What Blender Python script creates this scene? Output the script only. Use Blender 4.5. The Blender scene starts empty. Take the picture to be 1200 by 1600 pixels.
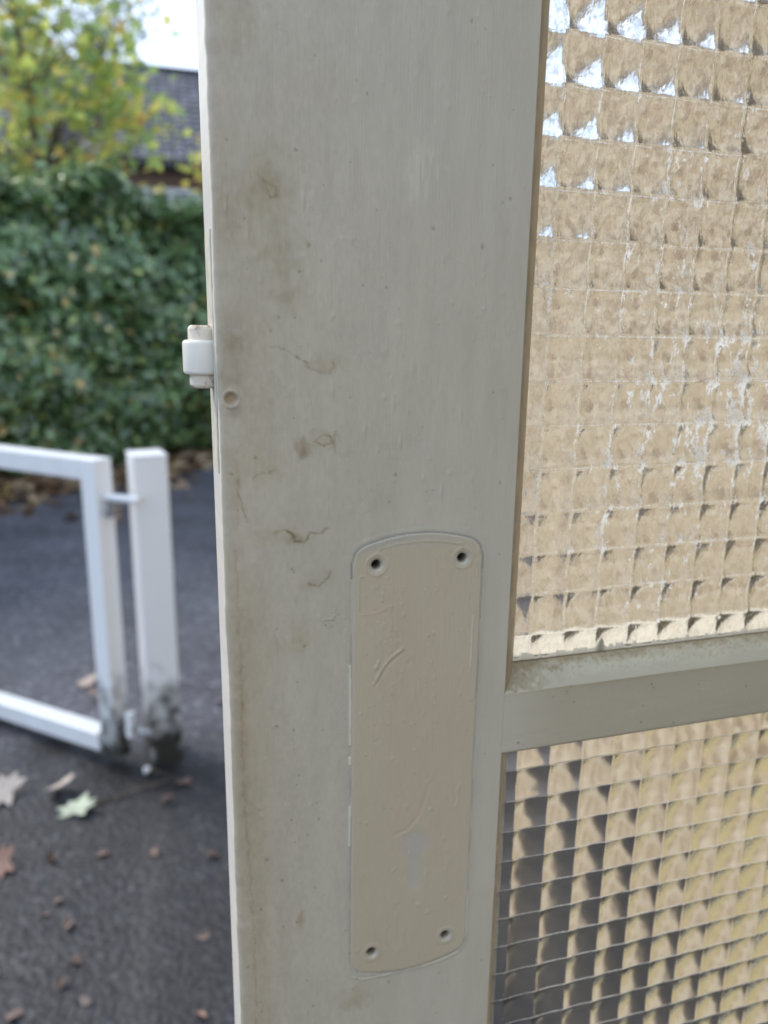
import bpy, math, random
import numpy as np
from mathutils import Vector, Matrix
random.seed(7); RNG = np.random.default_rng(11)
sc = bpy.context.scene
R = math.radians

# ------------------------------------------------------------------ camera, sky, sun, exposure
cam_d = bpy.data.cameras.new('camera'); cam = bpy.data.objects.new('camera', cam_d)
sc.collection.objects.link(cam); sc.camera = cam
EYE = Vector((0, 0, 1.3)); FPX = 1184.6; PITCH, ROLL = R(13.21), R(0.78)
F = Vector((0, math.cos(PITCH), -math.sin(PITCH))); RT = Vector((1, 0, 0)); UP = RT.cross(F)
R2 = RT*math.cos(ROLL) + UP*math.sin(ROLL); U2 = UP*math.cos(ROLL) - RT*math.sin(ROLL)
cam.matrix_world = Matrix(((R2.x, U2.x, -F.x, EYE.x), (R2.y, U2.y, -F.y, EYE.y), (R2.z, U2.z, -F.z, EYE.z), (0, 0, 0, 1)))
cam_d.sensor_fit = 'HORIZONTAL'; cam_d.sensor_width = 36; cam_d.lens = 36*FPX/1200
cam_d.clip_start = 0.01; cam_d.clip_end = 2000
cam_d.dof.use_dof = True; cam_d.dof.focus_distance = 0.285; cam_d.dof.aperture_fstop = 10.5
cam_d.dof.aperture_blades = 0

SUN_EL, SUN_AZ = 38, -62            # azimuth measured from +Y towards +X
world = bpy.data.worlds.new('World'); sc.world = world; world.use_nodes = True
wt = world.node_tree; wt.nodes.clear()
wo = wt.nodes.new('ShaderNodeOutputWorld'); wb = wt.nodes.new('ShaderNodeBackground')
sky = wt.nodes.new('ShaderNodeTexSky'); sky.sky_type = 'NISHITA'; sky.sun_disc = False
sky.sun_elevation = R(SUN_EL); sky.sun_rotation = R(SUN_AZ); sky.air_density = 1.0; sky.dust_density = 2.0
wc = wt.nodes.new('ShaderNodeTexCoord'); wn = wt.nodes.new('ShaderNodeTexNoise')
wn.inputs['Scale'].default_value = 2.6; wn.inputs['Detail'].default_value = 6; wn.inputs['Roughness'].default_value = .6
wr = wt.nodes.new('ShaderNodeValToRGB'); wr.color_ramp.elements[0].position = .36; wr.color_ramp.elements[1].position = .62
wr.color_ramp.elements[0].color = (.35, .35, .35, 1); wr.color_ramp.elements[1].color = (.95, .95, .95, 1)
wm = wt.nodes.new('ShaderNodeMixRGB'); wm.inputs[2].default_value = (6.6, 7.8, 9.8, 1)
wt.links.new(wc.outputs['Generated'], wn.inputs['Vector']); wt.links.new(wn.outputs['Fac'], wr.inputs[0])
wt.links.new(wr.outputs[0], wm.inputs[0]); wt.links.new(sky.outputs[0], wm.inputs[1])
wt.links.new(wm.outputs[0], wb.inputs[0]); wb.inputs[1].default_value = 0.13
wt.links.new(wb.outputs[0], wo.inputs[0])
sun_d = bpy.data.lights.new('sun', 'SUN'); sun_d.energy = 1.5; sun_d.angle = R(12); sun_d.color = (1, .95, .87)
sun = bpy.data.objects.new('sun', sun_d); sc.collection.objects.link(sun)
sd = Vector((math.sin(R(SUN_AZ))*math.cos(R(SUN_EL)), math.cos(R(SUN_AZ))*math.cos(R(SUN_EL)), math.sin(R(SUN_EL))))
sun.rotation_euler = sd.to_track_quat('Z', 'Y').to_euler()
sc.view_settings.view_transform = 'Standard'; sc.view_settings.look = 'None'
sc.view_settings.gamma = 1; sc.view_settings.use_curve_mapping = False
sc.view_settings.exposure = 0.8
sc.render.engine = 'CYCLES'; sc.cycles.use_denoising = True
sc.cycles.max_bounces = 10; sc.cycles.transmission_bounces = 8; sc.cycles.glossy_bounces = 4; sc.cycles.diffuse_bounces = 4
sc.cycles.caustics_refractive = True; sc.cycles.sample_clamp_indirect = 6

# ------------------------------------------------------------------ helpers
def link(o, parent=None):
    sc.collection.objects.link(o)
    if parent is not None: o.parent = parent
    return o
def tag(o, label=None, cat=None, group=None, kind=None):
    if label: o['label'] = label
    if cat: o['category'] = cat
    if group: o['group'] = group
    if kind: o['kind'] = kind
    return o
def empty(name, loc, rz=0):
    o = bpy.data.objects.new(name, None); o.location = loc; o.rotation_euler = (0, 0, rz)
    o.empty_display_size = .1
    return link(o)
def mesh_np(name, V, faces, mat, parent=None, smooth=True, col=None, sharp=None):
    """V (n,3) array, faces an (m,k) array or list of such arrays"""
    me = bpy.data.meshes.new(name)
    V = np.ascontiguousarray(V, dtype=np.float32)
    if not isinstance(faces, (list, tuple)): faces = [faces]
    faces = [np.asarray(f, dtype=np.int32) for f in faces if len(f)]
    loops = np.concatenate([f.ravel() for f in faces])
    tot = np.concatenate([np.full(len(f), f.shape[1], dtype=np.int32) for f in faces])
    start = np.concatenate([[0], np.cumsum(tot)[:-1]]).astype(np.int32)
    me.vertices.add(len(V)); me.vertices.foreach_set('co', V.ravel())
    me.loops.add(len(loops)); me.loops.foreach_set('vertex_index', loops)
    me.polygons.add(len(tot)); me.polygons.foreach_set('loop_start', start)
    try: me.polygons.foreach_set('loop_total', tot)
    except Exception: pass
    me.polygons.foreach_set('use_smooth', np.full(len(tot), smooth, dtype=bool))
    me.update(calc_edges=True); me.validate()
    if col is not None:
        c = np.ones((len(V), 4), dtype=np.float32); c[:, :3] = col
        a = me.color_attributes.new('tint', 'FLOAT_COLOR', 'POINT'); a.data.foreach_set('color', c.ravel())
    me.materials.append(mat)
    return link(bpy.data.objects.new(name, me), parent)
class MB:
    def __init__(s): s.v = []; s.f = []
    def add(s, vs, fs):
        b = len(s.v); s.v += [tuple(v) for v in vs]; s.f += [tuple(i+b for i in f) for f in fs]
    def box(s, x0, x1, y0, y1, z0, z1, M=None):
        vs = [Vector((x, y, z)) for z in (z0, z1) for y in (y0, y1) for x in (x0, x1)]
        if M is not None: vs = [M @ v for v in vs]
        s.add(vs, [(0, 2, 3, 1), (4, 5, 7, 6), (0, 1, 5, 4), (2, 6, 7, 3), (0, 4, 6, 2), (1, 3, 7, 5)])
    def tube(s, pts, rad, n=8, cap=True):
        pts = [Vector(p) for p in pts]; rings = []
        if not hasattr(rad, '__len__'): rad = [rad]*len(pts)
        for i, p in enumerate(pts):
            d = (pts[min(i+1, len(pts)-1)] - pts[max(i-1, 0)]).normalized()
            a = d.cross(Vector((0, 0, 1)));
            if a.length < .05: a = d.cross(Vector((1, 0, 0)))
            a.normalize(); b = d.cross(a)
            rings.append([p + (a*math.cos(2*math.pi*k/n) + b*math.sin(2*math.pi*k/n))*rad[i] for k in range(n)])
        vs = [v for r in rings for v in r]; fs = []
        for i in range(len(pts)-1):
            for k in range(n):
                fs.append((i*n+k, i*n+(k+1) % n, (i+1)*n+(k+1) % n, (i+1)*n+k))
        if cap: fs.append(tuple(range(n))); fs.append(tuple(range((len(pts)-1)*n, len(pts)*n))[::-1])
        s.add(vs, fs)
    def lathe(s, prof, cx, cy, n=24, cap=True):
        vs = [(cx + r*math.cos(2*math.pi*k/n), cy + r*math.sin(2*math.pi*k/n), z) for r, z in prof for k in range(n)]
        fs = [(i*n+k, i*n+(k+1) % n, (i+1)*n+(k+1) % n, (i+1)*n+k) for i in range(len(prof)-1) for k in range(n)]
        if cap: fs += [tuple(range(n))[::-1], tuple(range((len(prof)-1)*n, len(prof)*n))]
        s.add(vs, fs)
    def build(s, name, mat, parent=None, smooth=False, bevel=0, seg=2):
        me = bpy.data.meshes.new(name); me.from_pydata(s.v, [], s.f); me.update()
        me.materials.append(mat)
        if smooth: me.polygons.foreach_set('use_smooth', [True]*len(me.polygons))
        o = link(bpy.data.objects.new(name, me), parent)
        if bevel:
            m = o.modifiers.new('bevel', 'BEVEL'); m.width = bevel; m.segments = seg; m.limit_method = 'ANGLE'; m.angle_limit = R(40)
        return o
def vnoise(x, y, seed):
    """smooth value noise, numpy"""
    xi = np.floor(x).astype(np.int64); yi = np.floor(y).astype(np.int64); fx = x-xi; fy = y-yi
    fx = fx*fx*(3-2*fx); fy = fy*fy*(3-2*fy)
    def h(a, b):
        n = (a*374761393 + b*668265263 + seed*1442695041) & 0xffffffff
        n = ((n ^ (n >> 13))*1274126177) & 0xffffffff
        return ((n ^ (n >> 16)) & 0xffff)/65535.0
    return (h(xi, yi)*(1-fx)+h(xi+1, yi)*fx)*(1-fy) + (h(xi, yi+1)*(1-fx)+h(xi+1, yi+1)*fx)*fy
def fbm(x, y, seed, oct=4):
    s = 0; a = 1; t = 0
    for k in range(oct):
        s = s + a*vnoise(x*2**k, y*2**k, seed+k*17); t += a; a *= .5
    return s/t
def sstep(a, b, x):
    t = np.clip((x-a)/(b-a), 0, 1); return t*t*(3-2*t)
def segdist(U, Z, pts):
    d = np.full(U.shape, 1e9)
    for (x0, y0), (x1, y1) in zip(pts[:-1], pts[1:]):
        dx, dy = x1-x0, y1-y0; L = dx*dx+dy*dy+1e-12
        t = np.clip(((U-x0)*dx+(Z-y0)*dy)/L, 0, 1)
        d = np.minimum(d, np.hypot(U-x0-t*dx, Z-y0-t*dy))
    return d

# ------------------------------------------------------------------ materials
def mat(name, col, rough=.6, spec=.5, bump=0, bscale=50, bdetail=4, stretch=(1, 1, 1), var=0, vscale=5, attr=None, col2=None, trans=0, metal=0, ramp=(.35, .65)):
    m = bpy.data.materials.new(name); m.use_nodes = True; nt = m.node_tree; p = nt.nodes['Principled BSDF']
    p.inputs['Roughness'].default_value = rough; p.inputs['Specular IOR Level'].default_value = spec; p.inputs['Metallic'].default_value = metal
    tc = nt.nodes.new('ShaderNodeTexCoord'); mp = nt.nodes.new('ShaderNodeMapping'); mp.inputs['Scale'].default_value = stretch
    nt.links.new(tc.outputs['Object'], mp.inputs['Vector'])
    src = None
    rgb = nt.nodes.new('ShaderNodeRGB'); rgb.outputs[0].default_value = (*col, 1); src = rgb.outputs[0]
    if attr:
        a = nt.nodes.new('ShaderNodeAttribute'); a.attribute_name = attr
        mx = nt.nodes.new('ShaderNodeMixRGB'); mx.blend_type = 'MULTIPLY'; mx.inputs[0].default_value = 1
        nt.links.new(src, mx.inputs[1]); nt.links.new(a.outputs['Color'], mx.inputs[2]); src = mx.outputs[0]
    if col2 or var:
        n = nt.nodes.new('ShaderNodeTexNoise'); n.inputs['Scale'].default_value = vscale; n.inputs['Detail'].default_value = 6; n.inputs['Roughness'].default_value = .6
        nt.links.new(mp.outputs[0], n.inputs['Vector'])
        cr = nt.nodes.new('ShaderNodeValToRGB'); cr.color_ramp.elements[0].position = ramp[0]; cr.color_ramp.elements[1].position = ramp[1]
        nt.links.new(n.outputs['Fac'], cr.inputs[0])
        if col2:
            mx = nt.nodes.new('ShaderNodeMixRGB'); mx.inputs[2].default_value = (*col2, 1)
            nt.links.new(cr.outputs[0], mx.inputs[0]); nt.links.new(src, mx.inputs[1]); src = mx.outputs[0]
        else:
            cr.color_ramp.elements[0].color = (1-var, 1-var, 1-var, 1)
            mx = nt.nodes.new('ShaderNodeMixRGB'); mx.blend_type = 'MULTIPLY'; mx.inputs[0].default_value = 1
            nt.links.new(src, mx.inputs[1]); nt.links.new(cr.outputs[0], mx.inputs[2]); src = mx.outputs[0]
    nt.links.new(src, p.inputs['Base Color'])
    if bump:
        n = nt.nodes.new('ShaderNodeTexNoise'); n.inputs['Scale'].default_value = bscale; n.inputs['Detail'].default_value = bdetail
        nt.links.new(mp.outputs[0], n.inputs['Vector'])
        b = nt.nodes.new('ShaderNodeBump'); b.inputs['Strength'].default_value = 1; b.inputs['Distance'].default_value = bump
        nt.links.new(n.outputs['Fac'], b.inputs['Height']); nt.links.new(b.outputs[0], p.inputs['Normal'])
    if trans:
        tr = nt.nodes.new('ShaderNodeBsdfTranslucent'); ms = nt.nodes.new('ShaderNodeMixShader'); ms.inputs[0].default_value = trans
        out = nt.nodes['Material Output']; nt.links.new(src, tr.inputs[0])
        nt.links.new(p.outputs[0], ms.inputs[1]); nt.links.new(tr.outputs[0], ms.inputs[2]); nt.links.new(ms.outputs[0], out.inputs[0])
    return m
M_paint = mat('brushed_gloss_paint', (.480, .430, .335), .42, .5, bump=.0001, bscale=1, bdetail=5, stretch=(1500, 1500, 60), attr='tint')
M_paint_h = mat('brushed_gloss_paint_rail', (.480, .430, .335), .45, .5, bump=.0001, bscale=1, bdetail=5, stretch=(60, 1500, 1500), attr='tint')
M_plate = mat('plate_paint', (.475, .400, .280), .34, .5, bump=.00013, bscale=1, bdetail=5, stretch=(1300, 1300, 90), attr='tint')
M_cream = mat('cream_paint', (.66, .61, .50), .45, .5, bump=.0002, bscale=900, var=.25, vscale=120)
M_white_plastic = mat('nylon', (.88, .85, .76), .30, .5, trans=.15)
M_white_metal = mat('white_gate_paint', (.80, .81, .82), .35, .5, bump=.0006, bscale=60, var=.08, vscale=9)
M_galv = mat('galvanised_steel', (.35, .36, .38), .45, .5, metal=.7, var=.4, vscale=60)

def gate_mat():
    m = mat('white_gate_paint_dirty_foot', (.80, .81, .82), .4, .5, bump=.0006, bscale=60)
    nt = m.node_tree; p = nt.nodes['Principled BSDF']
    g = nt.nodes.new('ShaderNodeNewGeometry'); s = nt.nodes.new('ShaderNodeSeparateXYZ'); nt.links.new(g.outputs['Position'], s.inputs[0])
    n = nt.nodes.new('ShaderNodeTexNoise'); n.inputs['Scale'].default_value = 22; n.inputs['Detail'].default_value = 6
    nt.links.new(g.outputs['Position'], n.inputs['Vector'])
    a = nt.nodes.new('ShaderNodeMath'); a.operation = 'MULTIPLY_ADD'; a.inputs[1].default_value = -.52; nt.links.new(n.outputs['Fac'], a.inputs[0]); nt.links.new(s.outputs['Z'], a.inputs[2])
    r = nt.nodes.new('ShaderNodeMapRange'); r.inputs['From Min'].default_value = -.20; r.inputs['From Max'].default_value = .05
    nt.links.new(a.outputs[0], r.inputs['Value'])
    mx = nt.nodes.new('ShaderNodeMixRGB'); mx.inputs[1].default_value = (.035, .035, .03, 1); mx.inputs[2].default_value = (.80, .81, .82, 1)
    nt.links.new(r.outputs[0], mx.inputs[0]); nt.links.new(mx.outputs[0], p.inputs['Base Color'])
    return m
M_gate = gate_mat()

def asphalt():
    m = bpy.data.materials.new('asphalt'); m.use_nodes = True; nt = m.node_tree; p = nt.nodes['Principled BSDF']
    g = nt.nodes.new('ShaderNodeNewGeometry')
    def noise(sc_, det=5, rough=.6):
        n = nt.nodes.new('ShaderNodeTexNoise'); n.inputs['Scale'].default_value = sc_; n.inputs['Detail'].default_value = det; n.inputs['Roughness'].default_value = rough
        nt.links.new(g.outputs['Position'], n.inputs['Vector']); return n
    v = nt.nodes.new('ShaderNodeTexVoronoi'); v.inputs['Scale'].default_value = 62; nt.links.new(g.outputs['Position'], v.inputs['Vector'])
    sep = nt.nodes.new('ShaderNodeSeparateXYZ'); nt.links.new(v.outputs['Color'], sep.inputs[0])
    cr = nt.nodes.new('ShaderNodeValToRGB'); e = cr.color_ramp.elements
    e[0].position = 0; e[0].color = (.034, .035, .044, 1); e[1].position = 1; e[1].color = (.15, .15, .16, 1)
    k = e.new(.6); k.color = (.055, .056, .066, 1); k = e.new(.9); k.color = (.08, .08, .09, 1)
    nt.links.new(sep.outputs[0], cr.inputs[0])
    n1 = noise(1.6); r1 = nt.nodes.new('ShaderNodeMapRange'); r1.inputs['From Min'].default_value = .3; r1.inputs['From Max'].default_value = .7; r1.inputs['To Min'].default_value = .65; r1.inputs['To Max'].default_value = 1.35
    nt.links.new(n1.outputs['Fac'], r1.inputs['Value'])
    mx = nt.nodes.new('ShaderNodeMixRGB'); mx.blend_type = 'MULTIPLY'; mx.inputs[0].default_value = 1
    nt.links.new(cr.outputs[0], mx.inputs[1]); nt.links.new(r1.outputs[0], mx.inputs[2])
    # damp black dirt round the foot of the post and the gate
    src = mx.outputs[0]
    n2 = noise(14)
    for (cx, cy, rad) in ((-.63, 2.04, .16), (-.80, 2.06, .17), (-1.05, 2.17, .16), (-1.35, 2.30, .16)):
        sb = nt.nodes.new('ShaderNodeVectorMath'); sb.operation = 'DISTANCE'; sb.inputs[1].default_value = (cx, cy, 0)
        nt.links.new(g.outputs['Position'], sb.inputs[0])
        ad = nt.nodes.new('ShaderNodeMath'); ad.operation = 'MULTIPLY_ADD'; ad.inputs[1].default_value = .18; nt.links.new(n2.outputs['Fac'], ad.inputs[0]); nt.links.new(sb.outputs['Value'], ad.inputs[2])
        rr = nt.nodes.new('ShaderNodeMapRange'); rr.inputs['From Min'].default_value = rad*.7; rr.inputs['From Max'].default_value = rad*1.5; rr.inputs['To Min'].default_value = .3; rr.inputs['To Max'].default_value = 1
        nt.links.new(ad.outputs[0], rr.inputs['Value'])
        m2 = nt.nodes.new('ShaderNodeMixRGB'); m2.blend_type = 'MULTIPLY'; m2.inputs[0].default_value = 1
        nt.links.new(src, m2.inputs[1]); nt.links.new(rr.outputs[0], m2.inputs[2]); src = m2.outputs[0]
    # faint trail of washed out grit running from the post towards the door
    st = nt.nodes.new('ShaderNodeSeparateXYZ'); nt.links.new(g.outputs['Position'], st.inputs[0])
    tm = nt.nodes.new('ShaderNodeMath'); tm.operation = 'MULTIPLY_ADD'; tm.inputs[1].default_value = .22; nt.links.new(st.outputs['Y'], tm.inputs[0]); nt.links.new(st.outputs['X'], tm.inputs[2])
    tn = nt.nodes.new('ShaderNodeMath'); tn.operation = 'MULTIPLY_ADD'; tn.inputs[1].default_value = .10; nt.links.new(n2.outputs['Fac'], tn.inputs[0]); nt.links.new(tm.outputs[0], tn.inputs[2])
    ta = nt.nodes.new('ShaderNodeMath'); ta.operation = 'SUBTRACT'; ta.inputs[1].default_value = -.155; nt.links.new(tn.outputs[0], ta.inputs[0])
    tb = nt.nodes.new('ShaderNodeMath'); tb.operation = 'ABSOLUTE'; nt.links.new(ta.outputs[0], tb.inputs[0])
    tr_ = nt.nodes.new('ShaderNodeMapRange'); tr_.inputs['From Min'].default_value = .0; tr_.inputs['From Max'].default_value = .05; tr_.inputs['To Min'].default_value = .55; tr_.inputs['To Max'].default_value = 0; nt.links.new(tb.outputs[0], tr_.inputs['Value'])
    tz = nt.nodes.new('ShaderNodeMapRange'); tz.inputs['From Min'].default_value = 1.95; tz.inputs['From Max'].default_value = 1.75; nt.links.new(st.outputs['Y'], tz.inputs['Value'])
    tq = nt.nodes.new('ShaderNodeMath'); tq.operation = 'MULTIPLY'; nt.links.new(tr_.outputs[0], tq.inputs[0]); nt.links.new(tz.outputs[0], tq.inputs[1]); tr_ = tq
    tx = nt.nodes.new('ShaderNodeMixRGB'); tx.inputs[2].default_value = (.14, .13, .12, 1); nt.links.new(tr_.outputs[0], tx.inputs[0]); nt.links.new(src, tx.inputs[1]); src = tx.outputs[0]
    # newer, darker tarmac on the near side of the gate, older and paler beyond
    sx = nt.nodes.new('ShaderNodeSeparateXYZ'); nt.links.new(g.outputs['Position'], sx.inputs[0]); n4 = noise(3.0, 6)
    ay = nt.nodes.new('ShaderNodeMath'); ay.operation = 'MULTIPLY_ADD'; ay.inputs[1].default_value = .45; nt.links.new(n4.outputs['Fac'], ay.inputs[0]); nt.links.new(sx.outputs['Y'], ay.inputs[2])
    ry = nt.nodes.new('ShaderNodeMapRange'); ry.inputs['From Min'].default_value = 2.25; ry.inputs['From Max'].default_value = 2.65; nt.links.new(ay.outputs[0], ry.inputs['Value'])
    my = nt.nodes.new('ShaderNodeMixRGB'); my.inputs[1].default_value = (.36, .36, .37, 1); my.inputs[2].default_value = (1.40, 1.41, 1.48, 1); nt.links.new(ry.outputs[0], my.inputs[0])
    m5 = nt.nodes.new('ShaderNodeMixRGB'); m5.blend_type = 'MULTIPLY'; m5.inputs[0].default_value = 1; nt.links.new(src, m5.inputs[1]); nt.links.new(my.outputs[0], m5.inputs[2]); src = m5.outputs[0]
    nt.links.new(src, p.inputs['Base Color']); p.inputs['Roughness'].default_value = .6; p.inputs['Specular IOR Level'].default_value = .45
    b = nt.nodes.new('ShaderNodeBump'); b.inputs['Distance'].default_value = .004; b.inputs['Strength'].default_value = .9
    nt.links.new(v.outputs['Distance'], b.inputs['Height']); nt.links.new(b.outputs[0], p.inputs['Normal'])
    return m
M_asphalt = asphalt()

def glass_mat(name, bump, bscale, flecks, film, rough):
    m = bpy.data.materials.new(name); m.use_nodes = True; nt = m.node_tree; p = nt.nodes['Principled BSDF']; out = nt.nodes['Material Output']
    p.inputs['Base Color'].default_value = (.945, .945, .92, 1); p.inputs['Roughness'].default_value = rough
    p.inputs['IOR'].default_value = 1.46; p.inputs['Transmission Weight'].default_value = 1
    tc = nt.nodes.new('ShaderNodeTexCoord')
    if bump:
        n = nt.nodes.new('ShaderNodeTexNoise'); n.inputs['Scale'].default_value = bscale; n.inputs['Detail'].default_value = 2; n.inputs['Roughness'].default_value = .5
        mp = nt.nodes.new('ShaderNodeMapping'); mp.inputs['Scale'].default_value = (1, 1, .75)
        nt.links.new(tc.outputs['Object'], mp.inputs['Vector']); nt.links.new(mp.outputs[0], n.inputs['Vector'])
        b = nt.nodes.new('ShaderNodeBump'); b.inputs['Distance'].default_value = bump; b.inputs['Strength'].default_value = 1
        nt.links.new(n.outputs['Fac'], b.inputs['Height']); nt.links.new(b.outputs[0], p.inputs['Normal'])
    d = nt.nodes.new('ShaderNodeBsdfDiffuse'); d.inputs[0].default_value = (.92, .91, .88, 1)
    tr = nt.nodes.new('ShaderNodeBsdfTranslucent'); tr.inputs[0].default_value = (.92, .91, .88, 1)
    dm = nt.nodes.new('ShaderNodeMixShader'); dm.inputs[0].default_value = .5
    nt.links.new(d.outputs[0], dm.inputs[1]); nt.links.new(tr.outputs[0], dm.inputs[2])
    a = nt.nodes.new('ShaderNodeAttribute'); a.attribute_name = 'tint'
    # broken up edge of each fleck
    n2 = nt.nodes.new('ShaderNodeTexNoise'); n2.inputs['Scale'].default_value = 1000; n2.inputs['Detail'].default_value = 5; n2.inputs['Roughness'].default_value = .7
    mp2 = nt.nodes.new('ShaderNodeMapping'); mp2.inputs['Scale'].default_value = (1, 1, .4)
    nt.links.new(tc.outputs['Object'], mp2.inputs['Vector']); nt.links.new(mp2.outputs[0], n2.inputs['Vector'])
    ad = nt.nodes.new('ShaderNodeMath'); ad.operation = 'ADD'; sr = nt.nodes.new('ShaderNodeSeparateColor'); nt.links.new(a.outputs['Color'], sr.inputs[0]); nt.links.new(sr.outputs[0], ad.inputs[0]); nt.links.new(n2.outputs['Fac'], ad.inputs[1])
    mr = nt.nodes.new('ShaderNodeMapRange'); mr.inputs['From Min'].default_value = 1.03; mr.inputs['From Max'].default_value = 1.13; mr.inputs['To Max'].default_value = flecks
    nt.links.new(ad.outputs[0], mr.inputs['Value'])
    base = p.outputs[0]
    if film:
        # thin brown dust film, worm-like, on the patterned face
        n3 = nt.nodes.new('ShaderNodeTexNoise'); n3.inputs['Scale'].default_value = 330; n3.inputs['Detail'].default_value = 3; n3.inputs['Distortion'].default_value = 1.2
        mp3 = nt.nodes.new('ShaderNodeMapping'); mp3.inputs['Scale'].default_value = (1, 1, .62); nt.links.new(tc.outputs['Object'], mp3.inputs['Vector']); nt.links.new(mp3.outputs[0], n3.inputs['Vector'])
        r3 = nt.nodes.new('ShaderNodeMapRange'); r3.inputs['From Min'].default_value = .44; r3.inputs['From Max'].default_value = .66; r3.inputs['To Min'].default_value = .02; r3.inputs['To Max'].default_value = film
        nt.links.new(n3.outputs['Fac'], r3.inputs['Value'])
        mg = nt.nodes.new('ShaderNodeMath'); mg.operation = 'MULTIPLY'; nt.links.new(r3.outputs[0], mg.inputs[0]); nt.links.new(sr.outputs[1], mg.inputs[1])
        t3 = nt.nodes.new('ShaderNodeBsdfTranslucent'); t3.inputs[0].default_value = (.24, .19, .13, 1)
        m3 = nt.nodes.new('ShaderNodeMixShader'); nt.links.new(mg.outputs[0], m3.inputs[0]); nt.links.new(base, m3.inputs[1]); nt.links.new(t3.outputs[0], m3.inputs[2]); base = m3.outputs[0]
    ms = nt.nodes.new('ShaderNodeMixShader'); nt.links.new(mr.outputs[0], ms.inputs[0]); nt.links.new(base, ms.inputs[1]); nt.links.new(dm.outputs[0], ms.inputs[2])
    nt.links.new(ms.outputs[0], out.inputs[0])
    return m
M_glass_u = glass_mat('hammered_glass', .00012, 600, .9, .38, .13)
M_glass_l = glass_mat('clear_pillow_glass', .00002, 300, .9, 0, .14)

# ------------------------------------------------------------------ setting: ground
bpyv = [(-400, -400, 0), (400, -400, 0), (400, 400, 0), (-400, 400, 0)]
g = MB(); g.add(bpyv, [(0, 1, 2, 3)]); tag(g.build('ground', M_asphalt), kind='structure')
# bare soil bed under the hedge
HA, HB = Vector((-3.217, 6.437, 0)), Vector((-2.071, 8.062, 0)); hd = (HB-HA).normalized(); hn = Vector((hd.y, -hd.x, 0))  # hn points to the yard
H0 = HA - hd*8; HL = 20.0
M_soil = mat('soil', (.055, .038, .025), .9, .2, bump=.02, bscale=8, col2=(.12, .075, .04), vscale=5)
g = MB(); q = [H0+hn*.75, H0+hd*HL+hn*.75, H0+hd*HL-hn*2.5, H0-hn*2.5]; g.add([v+Vector((0, 0, .006)) for v in q], [(0, 1, 2, 3)]); tag(g.build('soil_bed', M_soil), kind='structure')

# ------------------------------------------------------------------ buildings on the right
M_wall = mat('buff_render', (.47, .375, .245), .85, .2, bump=.006, bscale=45, bdetail=8, col2=(.24, .17, .10), vscale=4.5, ramp=(.40, .68))
M_dark = mat('pale_interior', (.55, .50, .40), .8, .3)
M_fascia = mat('white_fascia', (.72, .72, .70), .5, .4)
WX, WTOP, WR = .675, 2.075, R(8.2)
b = empty('school_building', (WX, .5, 0), WR)
tag(b, 'buff walled low building running back behind the patterned glass of the door', 'building')
def bpart(name, box, m, bev=0):
    k = MB(); k.box(*box); return k.build(name, m, b, bevel=bev)
M_mortar = mat('mortar', (.60, .54, .44), .9, .2, bump=.002, bscale=200, var=.25, vscale=12)
bpart('wall', (.012, .25, .062, 14, 0, WTOP), M_mortar)
bpart('wall', (.012, .25, -5.5, -.832, 0, WTOP), M_mortar)
bpart('wall', (.012, .25, -.832, .062, 2.06, WTOP), M_mortar)
BM = [mat('buff_brick', c_, .85, .25, bump=.003, bscale=70, bdetail=6, col2=tuple(v*.8 for v in c_), vscale=30, ramp=(.4, .8)) for c_ in
      ((.60, .49, .34), (.54, .43, .29), (.40, .29, .19), (.66, .56, .42), (.30, .215, .145))]
BME = []
for m_ in BM:
    k = MB(); k.box(0, .06, 0, .215, 0, .065); o = k.build('brick', m_, b); BME.append(o.data); bpy.data.objects.remove(o)
brnd = random.Random(3); rest = [MB() for _ in BM]
nb = 0
for rr_ in range(31):
    z_ = .01+rr_*.075; off = .1125*(rr_ % 2)
    for cc in range(-24, 62):
        y_ = .064+cc*.225+off
        if y_ < -.84 - .215 and y_ < -5.4: continue
        if -.832-.215 < y_ < .062 and z_ < 2.06: continue
        if z_+.065 > WTOP or y_ > 13.7: continue
        v_ = brnd.choices(range(5), (5, 4, 2.2, 4, 1))[0]; dx = brnd.uniform(-.002, .002)
        if 0 <= cc < 9 and nb < 290:
            o = bpy.data.objects.new('brick', BME[v_]); o.location = (dx, y_, z_); link(o, b); nb += 1
        else: rest[v_].box(dx, dx+.06, y_, y_+.215, z_, z_+.065)
for v_, k in enumerate(rest): tag(k.build('bricks', BM[v_], b), kind='stuff')
bpart('added_corridor_wall', (.62, .72, -5.3, 13.7, .03, WTOP-.01), mat('cream_plaster', (.74, .70, .60), .8, .3))  # unseen pale wall, added close in to lighten the dark doorway
bpart('back_wall', (3.6, 3.8, -5.5, 14, 0, WTOP), M_dark)
bpart('end_wall', (.25, 3.6, 13.8, 14, 0, WTOP), M_wall)
bpart('end_wall', (.25, 3.6, -5.5, -5.3, 0, WTOP), M_wall)
bpart('floor', (.25, 3.6, -5.3, 13.8, 0, .03), M_dark)
bpart('threshold', (.0, .25, -.77, .0, 0, .03), M_dark)
bpart('roof', (-.03, 3.85, -5.6, 14.1, WTOP+.002, WTOP+.05), M_fascia)
M_ochre = mat('ochre_board', (.58, .47, .24), .6, .3, bump=.002, bscale=30, var=.3, vscale=20)
bpart('cladding_board', (-.024, -.004, .07, .34, .02, 2.0), M_ochre, .003)
bpart('cladding_board', (-.022, -.004, .346, .60, .02, .70), M_ochre, .003)

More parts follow.
